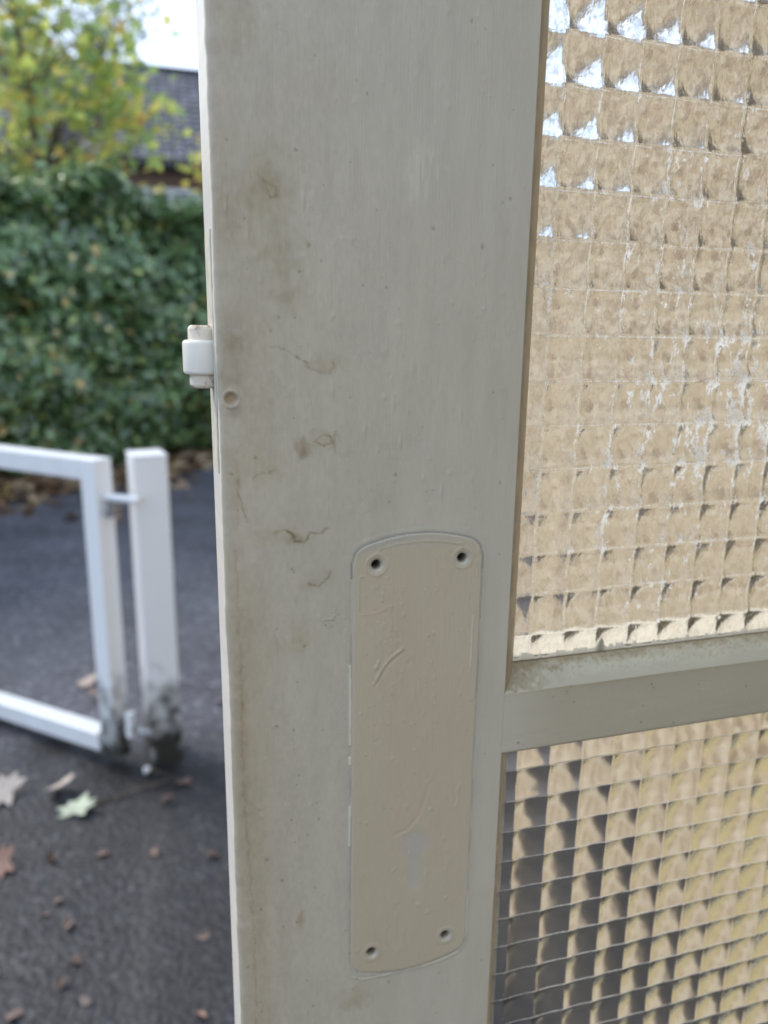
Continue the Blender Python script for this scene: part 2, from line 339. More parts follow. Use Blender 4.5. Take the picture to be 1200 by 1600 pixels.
fr = empty('door_frame', (WX, .5, 0), WR); tag(fr, 'cream painted timber frame around the doorway the open door hangs from', 'door frame')
for nm, bx in (('jamb', (.004, .09, .0, .060, 0.03, 2.03)), ('jamb', (.004, .09, -.830, -.77, 0.03, 2.03)), ('head', (.004, .09, -.77, .0, 1.995, 2.03))):
    k = MB(); k.box(*bx); k.build(nm, M_cream, fr, bevel=.002)

# ------------------------------------------------------------------ the door
A = R(16.885); D = .27
ud = Vector((math.cos(A), math.sin(A), 0)); nd = Vector((math.sin(A), -math.cos(A), 0))
U0 = 79.0                                        # the empty stands under the middle of the near stile
door = empty('door', (-nd*D + ud*(U0/1000)), A)
tag(door, 'open glazed door with cream painted frame and squared patterned glass', 'door')
def L(u, d, z):                                  # mm from the camera's foot point: along the door, into it, up from eye height
    return np.stack([(np.asarray(u, float)-U0)/1000, np.asarray(d, float)/1000 + 0*np.asarray(u, float), 1.3 + np.asarray(z, float)/1000], -1)
UL, UR, THK = 21.3, 137.0, 35.0
ZT, ZB = 700.0, -1290.0
CREASE, RBOT = -149.3, -178.0
BU, BD = 9.0, 11.5                                # upper bead: width, depth
HOLES = [(79.1, -87.0), (114.9, -86.8), (78.8, -265.3), (113.5, -265.0)]

PCX, PHW = 96.5, 27.2
def ptop(dx):
    a = np.abs(dx); c = np.clip((a-22.0)/5.2, 0, 1)
    return -75.3 - 4.3*(a/24)**2 - 5.2*(1-np.sqrt(np.maximum(1-c*c, 0)))
def pbot(dx):
    a = np.abs(dx); c = np.clip((a-22.0)/5.2, 0, 1)
    return -278.4 + 4.3*(a/24)**2 + 5.2*(1-np.sqrt(np.maximum(1-c*c, 0)))
TT = np.linspace(-PHW, PHW, 41)
PLATE_LOOP = [(PCX+x, float(ptop(x))) for x in TT] + [(PCX+x, float(pbot(x))) for x in TT[::-1]]
PLATE_LOOP.append(PLATE_LOOP[0])

def paint_bumps(U, Z, n, box, seed, amp=.18):
    rs = np.random.default_rng(seed); d = np.zeros(U.shape); lo, hi, zl, zh = box
    for _ in range(n):
        x, z = rs.uniform(lo, hi), rs.uniform(zl, zh); r = rs.choice([.35, .45, .6, .9]); ry = r*rs.choice([1, 1, 1.4, 2.4])
        ii = (np.abs(U-x) < 3*r) & (np.abs(Z-z) < 3*ry)
        d[ii] += amp*rs.uniform(.4, 1.2)*rs.choice([1, 1, 1, -.6])*np.exp(-((U[ii]-x)/r)**2-((Z[ii]-z)/ry)**2)
    return d
def blot(U, Z, x, z, rx, rz, seed, edge=.35, freq=.25):
    q = np.hypot((U-x)/rx, (Z-z)/rz) + (fbm(U*freq+seed, Z*freq, seed)-.5)*1.5
    return 1-sstep(1-edge, 1+edge, q)

def stile_fields(U, Z):
    """relief in mm towards the viewer and a tint over the stile's face"""
    d = (fbm(U/18, Z/40, 3)-.5)*.35 + (fbm(U/3.0, Z/14, 5)-.5)*.10 + (fbm(U/1.1, Z/6, 8, 2)-.5)*.035
    d += paint_bumps(U, Z, 800, (UL+2, UR, -340, 115), 21, .13) + (fbm(U/.85, Z/1.6, 9, 2)-.5)*.05
    d += (fbm(U/6, Z/8, 10, 2)-.5)*.10*sstep(90, 40, U)
    crk = (np.abs(vnoise(U/2.6, Z/3.4, 73)-.5) < .035)*sstep(.56, .70, fbm(U/13, Z/20, 75, 2)); d -= .02*crk
    d += paint_bumps(U, Z, 60, (60, 130, -70, 10), 22, .22)
    rs = np.random.default_rng(5)
    for x, z in [(33, 32), (85, -25), (88, -40), (74, -35), (112, -30), (105, -60), (60, -65), (62, -20), (52, 44), (26, 40)]:
        ii = (np.abs(U-x) < 3) & (np.abs(Z-z) < 8)          # runs
        d[ii] += .35*np.exp(-((U[ii]-x)/.45)**2-((Z[ii]-z)/2.6)**2)
    col = np.ones(U.shape+(3,))
    w = (fbm(U/35, Z/70, 31)-.5)[..., None]; col *= 1 + w*np.array([.10, .12, .16])
    w = (fbm(U/5, Z/26, 33)-.5)[..., None]; col *= 1 + w*.14
    w = (fbm(U/1.4, Z/2.4, 35, 3)-.5)[..., None]*sstep(UR, 30, U)[..., None]; col *= 1 + w*.16
    col *= 1-.05*crk[..., None]
    def stain(mask, c, k):
        nonlocal col; m = np.clip(mask*k, 0, 1)[..., None]; col = col*(1-m) + col*np.array(c)*m
    # warmer grime towards the lock edge
    g0 = np.exp(-(U-UL)/26.0)*sstep(120, 40, Z+0*U); stain(g0*(.6+.8*fbm(U/9, Z/20, 41)), (.90, .84, .74), .42)
    stain(np.exp(-((U-UL-8)/7.)**2)*sstep(-60, -110, Z)*(.4+fbm(U/4, Z/30, 43)), (.88, .83, .75), .5)
    brown, olive, grey = (.60, .50, .34), (.74, .68, .50), (.72, .70, .68)
    for x, z, rx, rz, c, k in [(38.5, 46, 9, 10, olive, .75), (40, 48, 4, 4.5, brown, .55), (25, 36, 7, 8, brown, .5), (43, 27, 8, 7, olive, .6), (44.5, 29, 3, 3, brown, .4),
                         (46.5, 14, 5, 7, olive, .6), (46, 12, 2, 2.4, brown, .45), (26.5, -5, 6, 8, grey, .75), (27, -4, 2.6, 3, brown, .6), (60.9, -11, 5, 3, olive, .7), (34, 5, 6, 30, olive, .3),
                         (24, -18, 5, 7, grey, .7), (33, -28, 7, 11, olive, .4), (50.3, -40, 2.4, 3.6, (.52, .36, .22), .8), (51.5, -43, 2.5, 2, (.45, .33, .22), .8), (58, -38, 5, 3, olive, .6),
                         (35, -46, 9, 8, olive, .55), (47.3, -75, 3, 2.2, brown, .8), (42, -73, 8, 4, olive, .5), (53, -93.5, 4, 2, brown, .5), (58, -90, 6, 4, grey, .4),
                         (49, -112, 4, 5, olive, .5), (45, -118, 6, 3, olive, .45), (71.6, -287, 7, 6, olive, .6), (70, -291, 5, 3, brown, .3), (31, 95, 6, 8, olive, .5), (82, -62, 4, 4, grey, .35),
                         (47.7, -241, 1.7, 3.5, (.7, .52, .36), .8), (58, 80, 12, 8, olive, .18), (108, -20, 12, 16, (1.0, .97, .9), .4), (26, -55, 2.4, 12, brown, .4), (26, -150, 2.2, 30, brown, .45), (29, -200, 4, 30, brown, .3)]:
        stain(blot(U, Z, x, z, rx, rz, int(x*7+abs(z)), .7, .35)*(.35+.9*fbm(U/1.5, Z/2.6, 47, 4)), c, k*.66)
    # pale scuffs on the upper right
    m = blot(U, Z, 94, 55, 7, 9, 77, .5, .35)*sstep(.45, .7, fbm(U/.9, Z/7, 51)); stain(m, (1.22, 1.24, 1.25), .55)
    # rings and trails left by spiders / drips
    def line(pts, wd, c, k, relief=0):
        nonlocal d
        jx = U + (fbm(U/2.5, Z/2.5, 61)-.5)*2.4; jz = Z + (fbm(U/2.5+9, Z/2.5, 63)-.5)*2.4
        q = segdist(jx, jz, pts); wd = wd*(.35+1.1*fbm(U/4, Z/4, 68)); m = np.exp(-(q/wd)**2)*np.clip(fbm(U/2.2, Z/2.2, 67)*2.8-.5, 0, 1); stain(m, c, k)
        if relief: d += relief*np.exp(-(q/wd)**2)
    line([(40, -72), (43, -70.5), (46, -72), (48, -75.5), (51, -76), (53, -73), (57, -73), (60, -71.5)], .55, (.55, .47, .33), .95)
    line([(55, -38), (58, -36), (61, -37), (62, -39.5), (59, -40), (56.5, -38.5)], .5, (.60, .50, .36), .8, .1)
    line([(63, -34), (62.6, -42)], .6, (.62, .58, .5), .6, .2)
    line([(49, -8), (52, -11), (56, -13), (60, -14), (63, -12), (63, -9.5)], .5, (.68, .62, .48), .8)
    line([(40, -5), (45, -6), (50, -9), (54, -12.5)], .4, (.64, .6, .5), .6)
    line([(40, 47), (41, 44), (43, 45), (42, 48), (39, 49)], .5, (.6, .5, .34), .6, .12)
    line([(33, -52), (36, -49.5), (41, -49)], .5, (.6, .52, .38), .6)
    line([(53, -93), (56, -94), (60, -90.5), (61, -88)], .55, (.60, .50, .38), .75)
    line([(27, -52), (28, -60), (30, -66)], .5, (.6, .53, .42), .7, -.12)
    line([(UL+4.2, -78), (UL+5, -120), (UL+4.6, -175), (UL+6.5, -230), (UL+7, -300), (UL+8, -340)], .5, (.78, .71, .58), .55, -.10)
    # filled screw dent beside the lock edge
    q = np.hypot(U-25.8, Z+22.8); d += -.9*(1-sstep(1.4, 2.5, q)) + .25*np.exp(-((q-2.9)/.5)**2); stain((1-sstep(1.2, 2.6, q)), (.66, .55, .36), .7)
    q2 = np.hypot(U-27, Z+27); stain(1-sstep(1, 3.5, q2), (.66, .66, .68), .5)
    # flaking ring patch left of the plate
    fl = (np.abs(vnoise(U/1.6, Z/1.6, 71)-.5) < .07)*np.exp(-(((U-61.5)/5)**2+((Z+107.5)/3.2)**2)); d += .25*fl; stain(fl, (.72, .72, .72), .5)
    # paint piled round the plate, with cracked pale lips in places
    q = segdist(U, Z, PLATE_LOOP); inside = (np.abs(U-PCX) < PHW) & (Z < ptop(U-PCX)) & (Z > pbot(U-PCX)); qs = np.where(inside, 0, q)
    d += .30*np.exp(-(qs/1.6)**2) - .22*np.exp(-((qs-.55)/.35)**2)
    stain(np.exp(-(qs/2.6)**2)*(~inside), (.90, .93, .97), .6)
    m = np.exp(-((qs-.25)/.3)**2); stain(m*(Z > -92), (.42, .44, .47), .9); stain(m*(Z < -92)*sstep(.45, .6, fbm(U/3, Z/9, 81)), (.6, .6, .6), .6)
    for z0, z1 in [(-128, -163), (-168, -172), (-191, -210)]:
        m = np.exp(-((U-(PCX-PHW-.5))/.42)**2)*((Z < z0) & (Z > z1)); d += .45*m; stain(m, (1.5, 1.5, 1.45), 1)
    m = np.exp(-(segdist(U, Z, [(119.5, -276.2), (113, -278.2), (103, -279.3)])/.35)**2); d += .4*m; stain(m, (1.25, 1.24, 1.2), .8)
    m = np.exp(-(segdist(U, Z, [(70.2, -276.5), (75, -279), (88, -279.6)])/.3)**2); d += .4*m
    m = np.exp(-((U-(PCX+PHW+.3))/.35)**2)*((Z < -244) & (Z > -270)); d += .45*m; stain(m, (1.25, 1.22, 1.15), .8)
    # specks of missing paint
    rs = np.random.default_rng(9)
    for _ in range(170):
        x, z = rs.uniform(UL+3, UR-2), rs.uniform(-340, 110); r = rs.choice([.3, .35, .45, .6])
        if x > 60 and rs.random() < .6: continue
        ii = (np.abs(U-x) < 2) & (np.abs(Z-z) < 2); q = np.hypot(U[ii]-x, (Z[ii]-z)/rs.uniform(.7, 1.6))
        mm = np.exp(-(q/r)**2); d[ii] -= .16*mm
        c = col[ii]; col[ii] = c*(1-.65*mm[:, None]) + c*np.array((.38, .34, .28))*.65*mm[:, None]
    for x, z in HOLES:
        d -= 7*(1-sstep(2.2, 3.4, np.hypot(U-x, Z-z)))
    return d, col

def grid_faces(nr, nc):
    i = np.arange((nr-1)*(nc-1)); r = i//(nc-1); c = i % (nc-1); a = r*nc+c
    return np.stack([a, a+1, a+nc+1, a+nc], -1)

def make_stile():
    zs = np.concatenate([np.linspace(ZB, -350, 30), np.arange(-346, 122, .42), np.linspace(126, ZT, 20)])
    rr = 2.0
    us = np.arange(UL+rr, UR-.05, .42); us = np.append(us, UR)
    th = np.linspace(0, math.pi/2, 9)[:-1]
    pu = np.concatenate([[UR, UL, UL, UL, UL], UL + rr*(1-np.cos(th))*1.0, us, [UR]])
    pd = np.concatenate([[THK, THK, THK-.01, 18, rr+.6], rr*(1-np.sin(th)), 0*us, [THK]])
    nu = np.concatenate([[0, 0, 0, 0, -1], -np.cos(th), 0*us, [0]]); nn = np.concatenate([[0, 0, 0, 0, 0], np.sin(th), 0*us+1, [0]])
    nn[-2] = 1; 
    U, Z = np.meshgrid(pu, zs); Dp = np.broadcast_to(pd, U.shape)
    d, col = stile_fields(U, Z)
    edge = sstep(UL+14, UL+3, U)
    wav = (fbm(Z/26+3, Z*0+1, 91, 3)-.5)*.9*edge + (fbm(Z/5+3, Z*0+1, 92, 2)-.5)*.3*edge
    damp = sstep(UR+.01, UR-1.5, U)                       # keep the joint with the rail flush
    d = d*damp + wav
    Un = U + nu[None, :]*d; Dn = Dp - nn[None, :]*d
    e = (pd[None, :] > 1.5)[..., None]; col = np.where(e, np.clip(col, .9, 1.05)*np.array((1.36, 1.44, 1.66)), col)  # left edge face tinted paler and bluer, sky light put into its colour
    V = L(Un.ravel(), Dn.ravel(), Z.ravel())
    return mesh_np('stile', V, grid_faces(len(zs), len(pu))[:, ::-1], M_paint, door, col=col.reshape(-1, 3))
st = make_stile()

# far stile and the plain rails (top and bottom), outside the picture
def door_box(name, u0, u1, z0, z1, d0=0., d1=THK, m=None, par=None, bev=.0015):
    k = MB(); k.box((u0-U0)/1000, (u1-U0)/1000, d0/1000, d1/1000, 1.3+z0/1000, 1.3+z1/1000)
    return k.build(name, m or M_cream, par or door, bevel=bev)
door_box('stile', 668, 783, ZB, ZT)
door_box('rail', UR, 668, 610, ZT); door_box('rail', UR, 668, ZB, -1080)

def make_rail():
    us = np.concatenate([np.arange(UR, 330, .5), np.linspace(332, 668, 30)])
    # profile from behind, over the top, down the face and back underneath
    zf = np.arange(CREASE, RBOT-.01, -.45); zf[-1] = RBOT
    pz = np.concatenate([[RBOT, CREASE], zf, [RBOT]]); pd = np.concatenate([[THK, THK], 0*zf, [THK]])
    U, Z = np.meshgrid(us, pz); Dp = np.repeat(pd[:, None], len(us), 1)
    d = (fbm(U/30, Z/12, 103)-.5)*.3 + (fbm(U/12, Z/2.2, 105)-.5)*.10 + paint_bumps(U, Z, 120, (UR, 300, RBOT, CREASE), 31, .12)
    d *= sstep(UR-.01, UR+1.5, U)
    face = (Dp < .01); d = d*face
    d -= .5*np.exp(-((Z-RBOT)/.6)**2)*face
    col = np.ones(U.shape+(3,)); w = (fbm(U/40, Z/10, 107)-.5)[..., None]; col *= (1+w*np.array([.1, .1, .14]))*np.array((.86, .84, .77))  # rail colour darkened: the weaker light from below is painted into it
    bl = sstep(UR+34, UR-2, U)[..., None]; col = col*(1-bl) + bl*(1+0*col)
    rs = np.random.default_rng(19)
    for _ in range(17):
        x, z = rs.uniform(UR, 300), rs.uniform(RBOT+2, CREASE-1)
        if rs.random() < .3: x, z = rs.normal(170, 4), rs.normal(-156, 4)
        m = np.exp(-(np.hypot(U-x, Z-z)/rs.choice([.25, .35, .5]))**2)*face; d -= .15*m; col *= (1-.6*m[..., None])
    m = (np.exp(-((Z-CREASE)/1.6)**2)*(.3+fbm(U/4, Z/2, 111))*face)[..., None]; col *= 1-m*np.array((.10, .11, .20))
    V = L(U.ravel(), (Dp-d).ravel(), Z.ravel())
    return mesh_np('rail', V, grid_faces(len(pz), len(us)), M_paint_h, door, col=col.reshape(-1, 3), smooth=True)
make_rail()

# sloped glazing beads of the upper light: sill bead with mould and grime, side bead
def sill_bead():
    s = np.linspace(0, 1, 30); us = np.concatenate([np.linspace(0, 165, 330), np.linspace(168, 522, 20)])
    S, W = np.meshgrid(s, us, indexing='ij')
    U = UR + BU*S*1.0 + W; U = np.minimum(U, 668)
    bulge = 1.0*np.sin(np.pi*S)**1.0
    Z = CREASE + BU*S + bulge*.8; Dp = BD*S - bulge*.5
    n = (fbm(U/9, S*3, 121)-.5)*.5 + (fbm(U/2.5, S*6, 122)-.5)*.18
    Z = Z + n*np.sin(np.pi*np.clip(S, 0, .97)); 
    col = np.ones(U.shape+(3,))*np.array((.90, .89, .83))
    pale = sstep(.42, .62, fbm(U/11, S*2.2, 125))*np.exp(-((S-.45)/.33)**2); col *= 1+pale[..., None]*np.array((.08, .11, .11))
    dirt = np.clip(sstep(.50, 1.0, S+.5*(fbm(U/3.2, S*5, 127)-.5))*.8 + sstep(UR+34, UR, U)*.95*sstep(.35, .62, fbm(U/2, S*6, 129)+.25*S), 0, 1)
    sp = sstep(.60, .72, fbm(U/.9, S*13, 131, 3))*sstep(.15, .8, S+.3*fbm(U/8, S, 133)); dirt = np.clip(dirt*(.5+.8*fbm(U/1.4, S*9, 135)) + sp*.5, 0, 1)
    seam = sstep(.93, .985, S)
    col = col*(1-dirt[..., None]*np.array((.42, .50, .66))); col = col*(1-seam[..., None]*np.array((.60, .68, .78)))
    # closed prism: add the two hidden faces
    V = L(U.ravel(), Dp.ravel(), Z.ravel()); nr, nc = S.shape
    f = grid_faces(nr, nc)
    us2 = us; a = L(UR+BU+us2, BD+0*us2, CREASE+.3+0*us2); bb = L(UR+us2, .4+0*us2, CREASE+.3+0*us2)
    V = np.concatenate([V, a, bb]); col = np.concatenate([col.reshape(-1, 3), np.ones((2*nc, 3))])
    i = np.arange(nc-1); last = (nr-1)*nc
    f2 = np.stack([last+i, last+i+1, nr*nc+i+1, nr*nc+i], -1)
    return mesh_np('glazing_bead', V, [f, f2], M_paint_h, door, col=col)
sill_bead()
def side_bead(z0, z1, bu, bd, mitre, bead_seed, base):
    s = np.linspace(0, 1, 10); zs = np.concatenate([np.arange(z0, min(z1, 125), .6), [z1]]) if z1 > 0 else np.append(np.arange(z0, max(z0, -340)-.01, .6)[:0], np.append(np.arange(max(z0, -340), z1, .6), z1))
    Z, S = np.meshgrid(zs, s); lo = zs[0]
    Zs = np.where(Z < lo+bu, lo + (Z-lo)*1.0 + mitre*bu*S*(1-(Z-lo)/bu), Z)
    n = (fbm(Zs/8, S*2, bead_seed)-.5)*.5
    U = UR + bu*S + .5*np.sin(np.pi*S) + n*np.sin(np.pi*S); Dp = bd*S - .5*np.sin(np.pi*S)
    col = np.ones(U.shape+(3,))*np.array(base)*(1+(fbm(Zs/6, S*3, bead_seed+3)-.5)[..., None]*.35)  # base browns the paint, putting the wall's warm bounce into its colour
    crack = np.exp(-((S-.12)/.1)**2)*sstep(.3, .6, fbm(Zs/9, S*0+.5, bead_seed+5)); col *= 1-.35*crack[..., None]
    return mesh_np('glazing_bead', L(U.ravel(), Dp.ravel(), Zs.ravel()), grid_faces(len(s), len(zs)), M_paint, door, col=col.reshape(-1, 3))
side_bead(CREASE, 610, BU, BD, 1, 141, (.86, .74, .56))
side_bead(-1080, RBOT, 2.8, 3.6, 0, 151, (.84, .70, .52))
# beads at the back of both lights, and the remaining front ones
def prism(name, pts, axis, a0, a1, m=M_cream, miter=None):
    """pts: cross-section; axis 'u' -> (d,z) section run along u; axis 'z' -> (u,d) section run along z"""
    k = MB(); n = len(pts)
    if axis == 'u': vs = [tuple(L(a, p[0], p[1])) for a in (a0, a1) for p in pts]
    else: vs = [tuple(L(p[0], p[1], a)) for a in (a0, a1) for p in pts]
    k.add(vs, [tuple(range(n)), tuple(range(n, 2*n))[::-1]] + [(i, (i+1) % n, n+(i+1) % n, n+i) for i in range(n)])
    return k.build(name, m, door)
M_ledge = mat('fresh_cream_ledge', (.78, .70, .56), .45, .5, var=.15, vscale=60)
GB = 18.6                                        # back of the upper glass
prism('glazing_bead', [(GB, CREASE+.05), (GB, CREASE+8.6), (THK+10, CREASE+6.5), (THK+10, CREASE+.05)], 'u', UR+.1, 667.9, M_ledge)
prism('glazing_bead', [(UR+.05, GB), (UR+9, GB), (UR+1.5, GB+9), (UR+.05, GB+9.5)], 'z', CREASE+9, 610)
prism('glazing_bead', [(667.95, GB), (659, GB), (666, GB+9), (667.95, GB+9.5)], 'z', CREASE+9, 610)
prism('glazing_bead', [(667.95, 0.3), (667, .3), (659, BD), (667.95, BD)], 'z', CREASE+9, 610)
prism('glazing_bead', [(GB, 609.9), (GB, 601), (GB+9, 608)], 'u', UR+9, 659)
prism('glazing_bead', [(.3, 609.9), (BD, 601), (BD, 609.9)], 'u', UR+9, 659)
LB = 9.6                                        # back of the lower glass
prism('glazing_bead', [(LB, RBOT-.05), (LB, RBOT-2.2), (LB+9, RBOT-.4)], 'u', UR, 668)
prism('glazing_bead', [(.6, RBOT-.05), (3.6, RBOT-1.0), (3.6, RBOT-.05)], 'u', UR, 668)
prism('glazing_bead', [(UR+.05, LB), (UR+7, LB), (UR+1.5, LB+9)], 'z', -1080, RBOT-2.5)
prism('glazing_bead', [(667.95, LB), (659, LB), (666, LB+9)], 'z', -1080, RBOT-9)
prism('glazing_bead', [(LB, -1079.9), (LB, -1071), (LB+9, -1078)], 'u', UR+9, 659)
prism('glazing_bead', [(.3, -1079.9), (3.6, -1076), (3.6, -1079.9)], 'u', UR+9, 659)

# ---- patterned glass: every cell of the sheet is a real lens
def cells(u0, u1, z0, z1, cu, cz, du, dz, sag, plane, flip, fine, seed, lip):
    Vs, Fs, Ts, base = [], [], [], 0
    ks = range(math.floor((u0-cu)/du), math.ceil((u1-cu)/du)); ls = range(math.floor((z0-cz)/dz), math.ceil((z1-cz)/dz))
    rs = np.random.default_rng(seed)
    for k in ks:
        for l in ls:
            a0, a1 = cu+k*du, cu+(k+1)*du; b0, b1 = cz+l*dz, cz+(l+1)*dz
            vis = a0 < 340 and -420 < b0 < 150
            n = fine if vis else 3
            t = np.linspace(-1, 1, n+1) if n < 6 else np.concatenate([[-1, -.95, -.90], np.linspace(-.83, .83, n-5), [.90, .95, 1]]); t2 = t
            tu = np.clip((a0+a1)/2+t*du/2, u0, u1); tz = np.clip((b0+b1)/2+t2*dz/2, z0, z1)
            Uu, Zz = np.meshgrid(tu, tz); X = (Uu-(a0+a1)/2)/(du/2); Y = (Zz-(b0+b1)/2)/(dz/2)
            su, sz = sag; X = np.sign(X)*np.minimum(np.abs(X)/lip, 1); Y = np.sign(Y)*np.minimum(np.abs(Y)/lip, 1); h = su*(1-X*X)*(1+.35*(fbm(Uu/9, Zz/11, 701, 2)-.5)) + sz*(1-Y*Y)*(1+.35*(fbm(Uu/11, Zz/9, 703, 2)-.5)) + .10*(fbm(Uu/5, Zz/5, 705, 2)-.5)      # 0 in the corners of the cell
            Dd = plane + (h if flip else -h)
            Vs.append(L(Uu.ravel(), Dd.ravel(), Zz.ravel())); f = grid_faces(n+1, n+1)
            Fs.append((f if not flip else f[:, ::-1])+base); base += (n+1)**2
            Ts.append(np.stack([Uu.ravel(), Zz.ravel()], -1))
    return Vs, Fs, Ts, base
def sheet(name, m, u0, u1, z0, z1, cu, cz, du, dz, sag, plane, flip, thick, fine, seed, tint):
    Vs, Fs, Ts, base = cells(u0, u1, z0, z1, cu, cz, du, dz, sag, plane, flip, fine, seed, .90 if thick > 3 else .95)
    other = plane + (-thick if flip else thick)
    # the flat face, gridded so that the flecks can sit on it
    us = np.concatenate([np.arange(u0, 330, .8), [u1]]); zs = np.concatenate([[z0], np.arange(max(z0, -346), min(z1, 120), .8), [z1]]); zs = np.unique(zs)
    Uu, Zz = np.meshgrid(us, zs); V2 = L(Uu.ravel(), other+0*Uu.ravel(), Zz.ravel()); f2 = grid_faces(len(zs), len(us))
    Vs.append(V2); Fs.append((f2 if flip else f2[:, ::-1])+base); Ts.append(np.stack([Uu.ravel(), Zz.ravel()], -1)); 
    V = np.concatenate(Vs); Fc = np.concatenate(Fs); T = np.concatenate(Ts)
    flat = np.zeros(len(T), bool); flat[base:] = True
    t = tint(T[:, 0], T[:, 1], flat)
    cc = np.repeat(t[:, None], 3, 1); cc[:, 1] = (~flat)*(.55+.75*sstep(-40, 70, T[:, 1]))
    o = mesh_np(name, V, Fc, m, door, col=cc)
    return o
def tint_u(U, Z, flat):
    if True:
        t = np.zeros(len(U)); k = ~flat
        u, z = U[k], Z[k]
        # lime and paint flecks, thick along the joints between cells and in vertical runs
        dens = .345 + .15*np.exp(-((z+30)/60)**2)*sstep(150, 215, u) + .08*sstep(160, 240, u)*np.exp(-((z-20)/70)**2) - .12*sstep(60, 120, z)
        col = np.abs(((u-155.3)/16.65+.5) % 1-.5)*16.65; row = np.abs(((z+18.3)/18.5+.5) % 1-.5)*18.5
        a = fbm(u/1.7, z/3.4, 201, 4); b_ = fbm(u/9, z/22, 203, 3)
        t[k] = dens + (a-.5)*.85 + (b_-.5)*.55 + .07*np.exp(-(col/2.0)**2) + .05*np.exp(-((row)/2)**2) - .02
        ln = np.maximum(np.exp(-(col/.5)**2), np.exp(-(row/.45)**2))
        t[k] = np.maximum(np.clip(t[k]-.095, 0, .68), ln*(.64+.3*(fbm(u/7, z/7, 207)-.5)))
    return t
def tint_l(U, Z, flat):
    t = np.zeros(len(U)); k = ~flat; u, z = U[k], Z[k]
    row = np.abs(((z+190.6)/15.6+.5) % 1-.5)*15.6; colm = np.abs(((u-147.8)/16.7+.5) % 1-.5)*16.7
    t[k] = np.maximum(np.exp(-(row/.46)**2)*(.80+.2*(fbm(u/7, z/7, 207)-.5)), np.exp(-(colm/.3)**2)*(.50+.2*(fbm(u/7, z/7, 209)-.5)))
    t[k] = np.maximum(t[k], -.14+(fbm(u/2.2, z/2.6, 301, 3)-.25)*.8 + (fbm(u/30, z/30, 303, 2)-.5)*.2)
    return t
sheet('glass_pane', M_glass_u, UR+1, 667, CREASE+.6, 609, 155.3, -18.3, 16.65, 18.5, (1.2, 1.95), BD+4.1, True, 3.7, 16, 1, tint_u)
sheet('glass_pane', M_glass_l, UR+.3, 667, -1079, RBOT-.4, 147.8, -190.6, 16.7, 15.6, (.92, .85), 6.1, True, 2.3, 16, 2, tint_l)

# ragged old paint left on the foot of the upper glass
def smear():
    us = np.arange(UR+BU-1, 330, .35)
    top = 1.2 + 2.2*(fbm(us/5, us*0, 401, 4)-.35) + 1.6*sstep(.62, .7, vnoise(us/2.1, us*0, 405)); top = np.clip(top, .35, 5)
    top += 4.2*np.exp(-((us-190)/2.2)**2)
    n = 5; t = np.linspace(0, 1, n); Uu, T = np.meshgrid(us, t); Zz = CREASE+BU-.3 + T*top[None, :]
    Dd = BD - .35*np.sin(np.pi*np.clip(T, .08, 1)) + .15
    col = np.ones(Uu.shape+(3,))*np.array((1.45, 1.42, 1.38)); m = np.exp(-((Uu-190)/2.4)**2)[..., None]*.55; col *= 1-m
    return mesh_np('paint_smear', L(Uu.ravel(), Dd.ravel(), Zz.ravel()), grid_faces(n, len(us)), M_paint, door, col=col.reshape(-1, 3))
smear()

